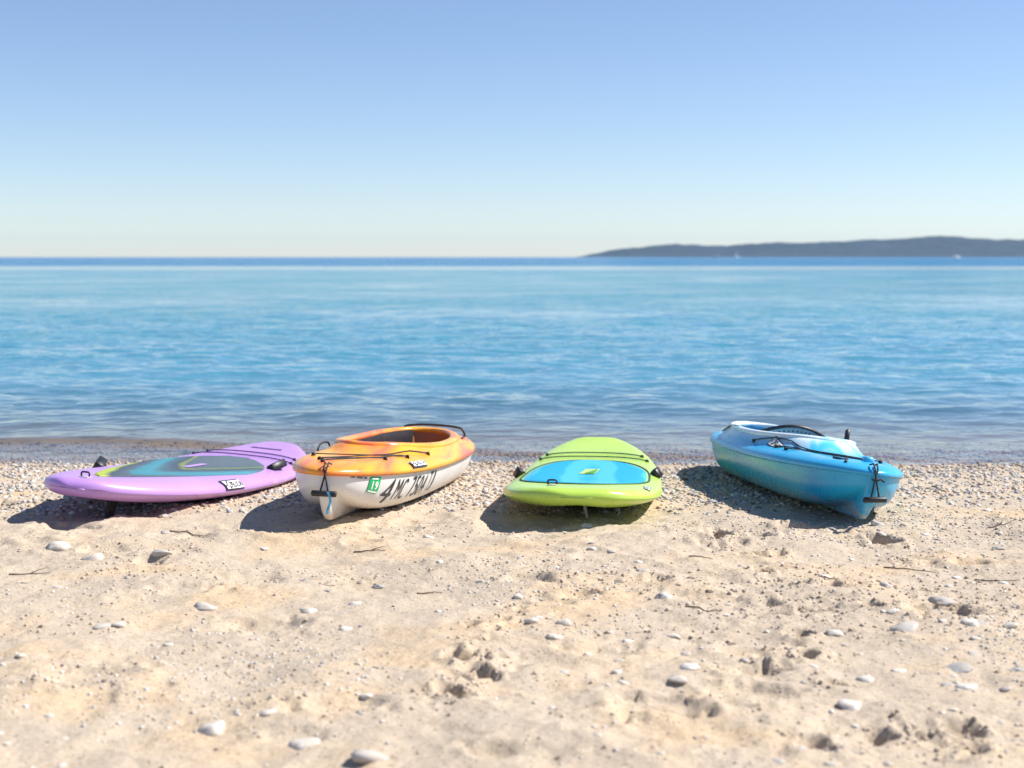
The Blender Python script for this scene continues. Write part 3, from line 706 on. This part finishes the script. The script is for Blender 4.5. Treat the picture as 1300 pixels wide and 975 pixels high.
pg = BG.pad(green, gh, .36, 1.98, M['pad_blue'])
b = MB(); qs = np.linspace(0, 2 * np.pi, 90)
uv = [(1.17 + .825 * math.copysign(abs(math.cos(t)) ** .62, math.cos(t)), .33 * math.copysign(abs(math.sin(t)) ** .75, math.sin(t))) for t in qs]
b.tube([BG.on_deck(u, y, .0) for u, y in uv], .006, 6, False); b.build('pad_groove', M['gcord'], green)
cu, cy = 1.24, 0.0
BGs = lambda a, b_, o_: BG.on_deck(cu + b_, cy - a, o_)
hr = decal('carry_handle', *quad_grid(-.04, .04, -.19, .19, 4, 8, .06), BGs, M['board_green'], green, .010)
V = np.array([(-.012, -.17), (.04, -.17), (.05, .17)]); decal('handle_slot', V, [[0, 1, 2]], BGs, plain('handle_shade_green', (.06, .30, .02), .5), hr, .012)
for ub, yb_ in ((2.22, .285), (2.08, .315)): BG.cord(green, ((ub, yb_), (ub, -yb_)), M['gcord'], .05)
BG.dring(green, .20, .12)
BG.clip(green, 1.38, .385, .3, (.06, .035, .055)); BG.clip(green, 1.42, -.37, -.3, (.06, .035, .055))
lu, ly = .30, -.33
logo(green, lambda a, b_, o_: (lambda p: p)(BG.on_deck(lu + a * .9 + .02, ly + b_ * .55 * 1.0, o_)), .8)
BG.fin(green, M['fin_grey'], .40, .16, -.05, -.02)

# --- purple board
BP = Board(L=2.64, hw=.41, th=.145, tail=(3.0, .52), nose=(2.6, .54), tr=.05, nr=.10); M['board_purple'] = plastic('board_purple', (.50, .25, .70), .24).m
m = NT('board_purple_sandy'); v = m.coord(); s3 = m.sep(v); f = m.noise(v, 2.2, 3)
col = m.ramp(f, [(.3, (.44, .24, .61)), (.7, (.50, .285, .66))])
sm = m.math('MULTIPLY', m.ramp(m.noise(m.coord((7, 2, 2)), 1.6, 4, .6), [(.55, (0, 0, 0)), (.68, (1, 1, 1))]), m.ramp(s3[0], [(.0, (0, 0, 0)), (.5, (0, 0, 0)), (.6, (1, 1, 1))]))
low = m.ramp(m.math('MULTIPLY', s3[2], 6.0), [(.42, (1, 1, 1)), (.62, (0, 0, 0))]); rt = m.ramp(s3[0], [(0, (0, 0, 0)), (.99, (0, 0, 0)), (1, (1, 1, 1))])
fac = m.math('MULTIPLY', m.math('MULTIPLY', m.ramp(m.noise(m.coord((7, 2, 2)), 1.6, 4, .6), [(.52, (0, 0, 0)), (.66, (.8, .8, .8))]), low), m.math('GREATER_THAN', s3[0], 1.25))
m.set(Base_Color=m.mix(fac, col, (.56, .43, .33)), Roughness=m.mix(fac, (.34,) * 3, (.9,) * 3), Normal=m.bump(m.noise(v, 9, 3), .12, .01)); M['board_purple'] = m.m
px_, py_, pyaw, ppit, prol = -2.045, 6.47, 12.5, -4.5, 4.0
rot = frame(px_, py_, pyaw, ppit, prol)
purple = empty('paddle_board', (0, 0, 0)); settle(purple, BP.skin(), rot, px_, py_)
tag(purple, 'purple paddle board with a teal, grey and yellow deck pad', 'paddle board', 'paddle craft drawn up on the beach')
MB().grid(BP.skin(), True, True).build('board', M['board_purple'], purple)
m = NT('pad_swirl'); v = m.coord(); s3 = m.sep(v)
# chevron bands that sweep along the pad, as printed on the foam
cv = m.math('ADD', m.math('SUBTRACT', s3[0], m.math('MULTIPLY', m.math('POWER', m.math('ABSOLUTE', m.math('ADD', s3[1], .06)), 1.4), 4.2)), m.math('MULTIPLY', m.noise(m.coord((1, 3, 1)), 2.5, 2), .22))
grey = (.055, .075, .10)
col = m.ramp(m.math('DIVIDE', cv, 2.2), [(.02, grey), (.08, (.34, .42, .05)), (.15, (.36, .44, .06)), (.19, grey), (.27, (.08, .115, .145)), (.30, (.05, .21, .27)), (.38, (.06, .25, .31)), (.44, (.065, .13, .17)), (.52, grey), (.55, (.20, .25, .07)), (.58, (.085, .115, .14)), (.8, (.10, .135, .165))])
vo = m.n('TexVoronoi'); m.l(v, vo.inputs['Vector']); vo.inputs['Scale'].default_value = 60
m.set(Base_Color=col, Roughness=.6, Normal=m.bump(vo.outputs['Distance'], .4, .004)); M['pad_swirl'] = m.m
PP = lambda px, py: px_local(purple, px, py, BP.deckz)
ph_ = lambda q: .325 * (min(1, q / .62) ** .62) * (1 - max(0, (q - .62) / .38) ** 3.0 * .8) * (1 if q < .985 else .99)
BP.pad(purple, ph_, .26, 1.92, M['pad_swirl'])
cu2, cy2 = 1.28, -.02
BPs = lambda a, b_, o_: BP.on_deck(cu2 + b_, cy2 - a, o_)
hr = decal('carry_handle', *quad_grid(-.022, .022, -.13, .13, 4, 8, 0), BPs, M['board_purple'], purple, .010)
for ub, yb_ in ((2.10, .28), (1.97, .31)): BP.cord(purple, ((ub, yb_), (ub, -yb_)), M['pcord'], .05)
decal('moulded_slot', *quad_grid(-.10, .10, -.012, .012, 6, 2), lambda a, b_, o_: BP.on_deck(2.34 + b_, a, o_), M['pcord'], purple, .003)
BP.dring(purple, .13, .0)
BP.clip(purple, 1.70, -.33, -.3, (.12, .05, .045)); BP.clip(purple, .95, .37, .3, (.11, .05, .045))
# the badge sits on the rounded rail facing the sun
def rail(B, u0, f0, sgn):
    def f(a, b_, o_):
        u = u0 + a; ang = f0 + b_ * 9.0; w_ = float(B.w(u)); c, d = math.cos(ang), math.sin(ang); yy = w_ * abs(c) ** .62
        z = float(B.deckz(u, yy)) if d >= 0 else float(B.zc(u)) - float(B.ht(u)) * (1 - min(1, yy / w_) ** 2.4) ** .62
        return np.array([u, sgn * (yy + o_ * 1.5), z + o_ * 1.2])
    return f
logo(purple, rail(BP, .86, .10, -1), 1.0)
BP.fin(purple, M['fin'], .42, .15)

# ------------------------------------------------------------------ stones, gravel, twigs
def ico(sub):
    import bmesh
    bm = bmesh.new(); bmesh.ops.create_icosphere(bm, subdivisions=sub, radius=1); bm.verts.index_update()
    V = np.array([v.co[:] for v in bm.verts]); Fc = np.array([[v.index for v in f.verts] for f in bm.faces]); bm.free(); return V, Fc
V0, F0 = ico(1); V2_, F2_ = ico(2); V3_, F3_ = ico(3)
def stone_mat(name, stops, rough=.75):
    m = NT(name); v = m.coord(); oi = m.n('ObjectInfo')
    col = m.ramp(oi.outputs['Random'], stops); sp_ = m.ramp(m.noise(v, 40, 5, .65), [(.3, (.72, .70, .68)), (.6, (1.05, 1.05, 1.05))])
    dust = m.math('MULTIPLY', m.ramp(m.noise(v, 3.0, 5, .65), [(.44, (0, 0, 0)), (.62, (.75, .75, .75))]), 1.0)
    m.set(Base_Color=m.mix(dust, m.mix(.8, col, sp_, 'MULTIPLY'), (.485, .41, .33)), Roughness=rough, Normal=m.bump(m.noise(v, 60, 4), .3, .004)); return m.m
M['st_white'] = stone_mat('stone_white', [(0, (.62, .57, .50)), (1, (.72, .69, .64))])
M['st_grey'] = stone_mat('stone_grey', [(0, (.44, .42, .40)), (1, (.58, .55, .51))])
M['st_slate'] = stone_mat('stone_slate', [(0, (.28, .28, .29)), (1, (.40, .40, .40))])
M['st_tan'] = stone_mat('stone_tan', [(0, (.44, .34, .25)), (1, (.56, .46, .36))])
M['st_brown'] = stone_mat('stone_brown', [(0, (.14, .09, .06)), (1, (.26, .18, .13))])
KINDS = ['white', 'grey', 'slate', 'tan', 'brown']
WORDS = {'white': 'chalky white', 'grey': 'pale grey', 'slate': 'blue grey', 'tan': 'tan', 'brown': 'dark brown'}
def stone_mesh(k, seed, angular):
    r_ = np.random.default_rng(seed); V = V3_.copy(); off = r_.random(3) * 40
    n = fbm(V[:, 0] * 1.1 + off[0], V[:, 1] * 1.1 + V[:, 2] * .9 + off[1], 3, seed) ; V *= (1 + .30 * n)[:, None]
    for _ in range(8 if angular else 4):
        d = r_.normal(size=3); d /= np.linalg.norm(d); lim = .55 + .28 * r_.random(); q = V @ d; V -= np.where(q > lim, (q - lim) * .85, 0)[:, None] * d
    V *= np.array([1, .72 + .25 * r_.random(), .28 + .20 * r_.random()]); V /= np.abs(V[:, 0]).max()
    me = mesh_np('pebble_' + k, V, None, F3_); me.materials.append(M['st_' + k]); return me
SM = {k: [stone_mesh(k, 11 + 7 * i + 31 * KINDS.index(k), i % 2) for i in range(3)] for k in KINDS}
def place_name(x, y):
    if y > 7.0: return 'on the gravel by the water'
    if y > 6.0: return 'on the sand just in front of the boats'
    if y > 4.6: return 'on open sand well before the boats'
    return 'on the bare sand at the foot of the beach picture'
craft_xy = [(ox, oy, oyaw), (bx, by, byaw), (gx_, gy_, gyaw), (px_, py_, pyaw)]
def under_craft(x, y, pad=.02):
    for (cx, cy_, yw_) in craft_xy:
        dx, dy = x - cx, y - cy_; a = R(yw_); u = dx * math.sin(a) + dy * math.cos(a); s2 = dx * math.cos(a) - dy * math.sin(a)
        if -.12 < u < 3.1 and abs(s2) < .42 + pad: return True
    return False
STONES = []
for (px, py, wpx, k) in [(392, 774, 26, 'white'), (388, 945, 46, 'white'), (340, 910, 28, 'white'), (270, 922, 40, 'white'), (440, 800, 20, 'white'), (470, 968, 50, 'grey'), (415, 740, 24, 'tan'), (260, 768, 36, 'grey'),
        (675, 793, 22, 'white'), (716, 795, 22, 'white'), (705, 818, 24, 'white'), (915, 883, 18, 'white'), (845, 762, 26, 'grey'), (815, 726, 20, 'grey'), (1060, 803, 24, 'white'), (1125, 750, 20, 'grey'),
        (1195, 770, 36, 'grey'), (1150, 802, 44, 'grey'), (1232, 800, 26, 'white'), (1290, 852, 26, 'slate'), (1280, 797, 24, 'white'), (1215, 850, 44, 'slate'), (1142, 850, 26, 'white'), (1098, 858, 24, 'white'),
        (1080, 895, 36, 'white'), (1228, 872, 32, 'white'), (1278, 873, 20, 'grey'), (1115, 667, 22, 'grey'), (1150, 670, 16, 'tan'), (75, 696, 30, 'white'), (118, 710, 34, 'white'), (205, 708, 34, 'grey'), (30, 742, 18, 'slate'), (385, 737, 14, 'slate'),
        (1268, 695, 18, 'grey'), (1190, 683, 18, 'slate'), (745, 672, 20, 'grey'), (545, 681, 16, 'white'), (130, 798, 22, 'grey'), (150, 796, 20, 'white'), (480, 742, 18, 'slate'), (452, 765, 20, 'white'), (1165, 745, 14, 'slate'), (800, 815, 22, 'white'), (875, 850, 30, 'white'), (860, 870, 26, 'white')]:
    x, y = px_ground(px, py); STONES.append((x, y, wpx / F * y / 2, k, True))
_r = np.random.default_rng(5)
while len(STONES) < 285:
    y = 2.9 + 4.6 * _r.random() ** 1.1; x = (_r.random() * 2 - 1) * .37 * y
    dens = .35 + .65 * (x > 0) + .4 * (vnoise(x * 1.3, y * 1.3, 77) > .15)
    if _r.random() * 1.3 > dens or under_craft(x, y): continue
    k = KINDS[_r.choice(5, p=[.32, .33, .13, .15, .07])]
    STONES.append((x, y, (.009 + .017 * _r.random() ** 2) * (1 if y > 4 else .85), k, False))
for i, (x, y, hw_, k, big) in enumerate(STONES):
    o = link('pebble', SM[k][i % 3]); s_ = hw_; hgt = SM[k][i % 3].vertices
    o.scale = (s_, s_, s_ * (.8 + .35 * random.random())); o.rotation_euler = (random.uniform(-.2, .2), random.uniform(-.2, .2), random.uniform(0, 6.28) if not big else random.uniform(-.5, .5))
    o.location = (x, y, ground(x, y) - s_ * .03)
    size = 'broad flat' if s_ > .032 else 'middling' if s_ > .018 else 'small'
    row = 'in gravel' if y > 6.9 else 'on sand close' if y > 5.6 else 'a few steps' if y > 4.2 else 'several strides'
    who = min(((abs((x / y) - q), n_) for q, n_ in ((-.25, 'the purple board'), (-.10, 'the orange kayak'), (.05, 'the green board'), (.22, 'the blue kayak'), (.33, 'the open gravel'))))[1]
    wh = row + (' beside ' if y > 6.9 else ' before ' if y > 5.6 else ' up the beach from ') + who
    tag(o, f'{size} {WORDS[k]} pebble {wh}', 'pebble', f'{size} {WORDS[k]} pebbles {wh}')

def stone_cloud(name, x, y, size, cols, label, flat=(.35, .75), sink=.15):
    n = len(x); r_ = np.random.default_rng(99 + n)
    S = np.stack([size, size * (.55 + .45 * r_.random(n)), size * (flat[0] + (flat[1] - flat[0]) * r_.random(n))], -1)
    a = r_.random(n) * 6.283; t1 = (r_.random(n) - .5) * .8; nb = V0.shape[0]
    jit = 1 + .22 * (r_.random((n, nb)) - .5) * 2
    V = V0[None] * jit[..., None] * S[:, None, :]
    V = np.stack([V[..., 0] * np.cos(t1)[:, None] + V[..., 2] * np.sin(t1)[:, None], V[..., 1], -V[..., 0] * np.sin(t1)[:, None] + V[..., 2] * np.cos(t1)[:, None]], -1)
    V = np.stack([V[..., 0] * np.cos(a)[:, None] - V[..., 1] * np.sin(a)[:, None], V[..., 0] * np.sin(a)[:, None] + V[..., 1] * np.cos(a)[:, None], V[..., 2]], -1)
    z = ground_v(x, y) + S[:, 2] * sink
    V += np.stack([x, y, z], -1)[:, None, :]
    T = (F0[None] + (np.arange(n) * nb)[:, None, None]).reshape(-1, 3)
    me = mesh_np(name, V, None, T); at = me.color_attributes.new('stone_colour', 'FLOAT_COLOR', 'POINT')
    c = np.repeat(cols[:, None, :], nb, 1); c = np.concatenate([c, np.ones((n, nb, 1))], -1); at.data.foreach_set('color', c.astype(np.float32).ravel())
    o_ = link(name, me, M['gravel']); tag(o_, label, 'gravel', kind='stuff'); return o_
m = NT('gravel'); at = m.n('VertexColor'); at.layer_name = 'stone_colour'; v = m.coord(); zz = m.sep(v)[2]
wet = m.ramp(m.math('MULTIPLY_ADD', zz, 9.0, 1.80), [(.42, (1, 1, 1)), (.75, (0, 0, 0))])
sp_ = m.mix(.7, at.outputs[0], m.ramp(m.noise(v, 120, 3), [(.3, (.75, .74, .72)), (.65, (1.05,) * 3)]), 'MULTIPLY')
m.set(Base_Color=m.mix(wet, sp_, m.mix(1.0, sp_, (.58, .50, .44), 'MULTIPLY')), Roughness=m.ramp(wet, [(0, (.8,) * 3), (1, (.3,) * 3)])); M['gravel'] = m.m
PAL = np.array([(.66, .64, .61), (.50, .48, .46), (.46, .38, .30), (.56, .45, .33), (.30, .29, .30), (.20, .15, .12), (.42, .30, .22), (.60, .52, .44)])
def pick(n, p): 
    c = PAL[_r.choice(8, n, p=p)]; return np.clip(c * (.85 + .3 * _r.random((n, 1))), 0, .8)
P1 = [.19, .19, .15, .15, .11, .07, .06, .08]
def scatter(n, f):
    xs_, ys_ = [], []
    while sum(map(len, xs_)) < n:
        y = 2.6 + 8.6 * _r.random(20000); x = (_r.random(20000) * 2 - 1) * (.40 * y + .6); keep = _r.random(20000) < f(x, y); xs_.append(x[keep]); ys_.append(y[keep])
    return np.concatenate(xs_)[:n], np.concatenate(ys_)[:n]
line = lambda x: 6.95 + .25 * vnoise(x * .6, x * 0, 55) - .25 * sstep(-3.0, -2.2, -x) + .12 * sstep(1.6, 2.2, x)
x, y = scatter(27000, lambda x, y: sstep(0, .45, y - line(x)) * (1 - .6 * sstep(9.6, 11, y)) * (.30 + .70 * sstep(-.35, .45, vnoise(x * .7, y * 2.6, 58) + .5 * vnoise(x * 2.2, y * 4, 59) + .5 * sstep(8.3, 9.3, y))))
stone_cloud('shore_gravel', x, y, .006 + .014 * _r.random(len(x)) ** 2, pick(len(x), P1), 'band of mixed gravel along the edge of the lake')
x, y = scatter(8500, lambda x, y: (y < 7.2) * np.clip(.06 + .9 * sstep(.15, .75, vnoise(x * 1.2 + 3, y * 1.6, 61) + .35 * sstep(.2, 1.6, x)), 0, 1) * (.4 + .6 * sstep(-1.5, 1.2, x)))
stone_cloud('scattered_grit', x, y, .0028 + .0065 * _r.random(len(x)) ** 2.2, pick(len(x), [.26, .24, .16, .16, .06, .03, .03, .06]), 'tiny stones and grit strewn in patches over the sand')

m = NT('sand_crumb'); v = m.coord(); m.set(Base_Color=m.ramp(m.noise(v, 3, 4), [(.3, (.46, .375, .29)), (.7, (.52, .43, .34))]), Roughness=.95, Normal=m.bump(m.noise(v, 200, 4), .6, .004)); M['crumb'] = m.m
cx, cy_ = [], []
for k, (a, b_, wx, wy, dp) in enumerate(PITS):
    n = int(6 + 26 * (dp > .025) * min(1.5, dp / .04)); t = _r.random(n) * 6.283; q = 1.0 + .9 * np.abs(_r.normal(size=n)); cx.append(a + wx * q * np.cos(t)); cy_.append(b_ + wy * q * np.sin(t))
x, y = scatter(2600, lambda x, y: (y < 7.1) * (y > 4.5) * sstep(.1, .6, vnoise(x * 1.8, y * 2.4, 67))); cx.append(x); cy_.append(y)
x, y = np.concatenate(cx), np.concatenate(cy_); GM = M['gravel']; M['gravel'] = M['crumb']
stone_cloud('sand_crumbs', x, y, .003 + .007 * _r.random(len(x)) ** 2.5, np.tile(np.array([[.5, .4, .3]]), (len(x), 1)), 'crumbs of damp sand kicked up around hollows in the beach', (.5, .9), .2); M['gravel'] = GM
M['twig'] = plain('twig_bark', (.13, .08, .052), .85, .4, 60)
TW = [(38, 729, .16, .1, 'thin forked dark twig lying on the sand below the purple board', True), (240, 679, .20, -.25, 'dark twig half buried in sand before the purple board', False), (1155, 722, .20, -.35, 'long dry twig on the sand beyond the blue kayak', False),
      (1265, 735, .17, -.6, 'thin curved twig on the pebbly sand by itself', False), (893, 780, .13, -.3, 'short brown twig on sand between pebble patches', False), (890, 712, .10, -.4, 'small dark bark sliver on smooth sand below the green board', False),
      (1270, 668, .14, .5, 'dark driftwood stick on gravel beside the blue kayak', True), (1050, 738, .13, -.9, 'brown stem sticking along a hollow in the sand', False), (545, 752, .10, .4, 'tiny dark stem on sand below the orange kayak', False), (470, 700, .14, -.2, 'slender reed stem on sand in front of the orange kayak', True)]
for (px, py, ln, an, lab, fork) in TW:
    x, y = px_ground(px, py); r = empty('twig', (x, y, ground(x, y)), (0, 0, an)); tag(r, lab, 'twig', 'twigs washed up on the beach')
    ca, sa = math.cos(an), math.sin(an)
    def gp(a, b): return (a, b, ground(x + a * ca - b * sa, y + a * sa + b * ca) - r.location.z + .004)
    n = 9; pts = [gp((k / (n - 1) - .5) * ln, .008 * math.sin(k * .7 + px) + .003 * math.sin(k * 2.3)) for k in range(n)]
    MB().tube(pts, np.linspace(.0030, .0013, n), 6).build('stem', M['twig'], r)
    if fork:
        p0 = np.array(pts[4]); MB().tube([p0, p0 + (.03, .02, .01), p0 + (.055, .05, .012)], [.0022, .0016, .001], 6).build('side_shoot', M['twig'], r)

# ------------------------------------------------------------------ haze over the lake
b = MB(); x0, x1, y0, y1, z0, z1 = -4600, 4700, -280, 8900, -14, 118
bv = [(x0, y0, z0), (x1, y0, z0), (x1, y1, z0), (x0, y1, z0), (x0, y0, z1), (x1, y0, z1), (x1, y1, z1), (x0, y1, z1)]
b.add(bv, Q=[(3, 2, 1, 0), (4, 5, 6, 7), (0, 1, 5, 4), (1, 2, 6, 5), (2, 3, 7, 6), (3, 0, 4, 7)])
mh = bpy.data.materials.new('haze'); mh.use_nodes = True; t_ = mh.node_tree; t_.nodes.remove(t_.nodes['Principled BSDF'])
pv = t_.nodes.new('ShaderNodeVolumePrincipled'); pv.inputs['Color'].default_value = (.46, .72, 1.0, 1); pv.inputs['Density'].default_value = 3.6e-5
t_.links.new(pv.outputs[0], t_.nodes['Material Output'].inputs['Volume'])
o = b.build('haze', mh, None, False); tag(o, 'thin summer haze hanging over the lake and far shore', 'haze', kind='stuff')
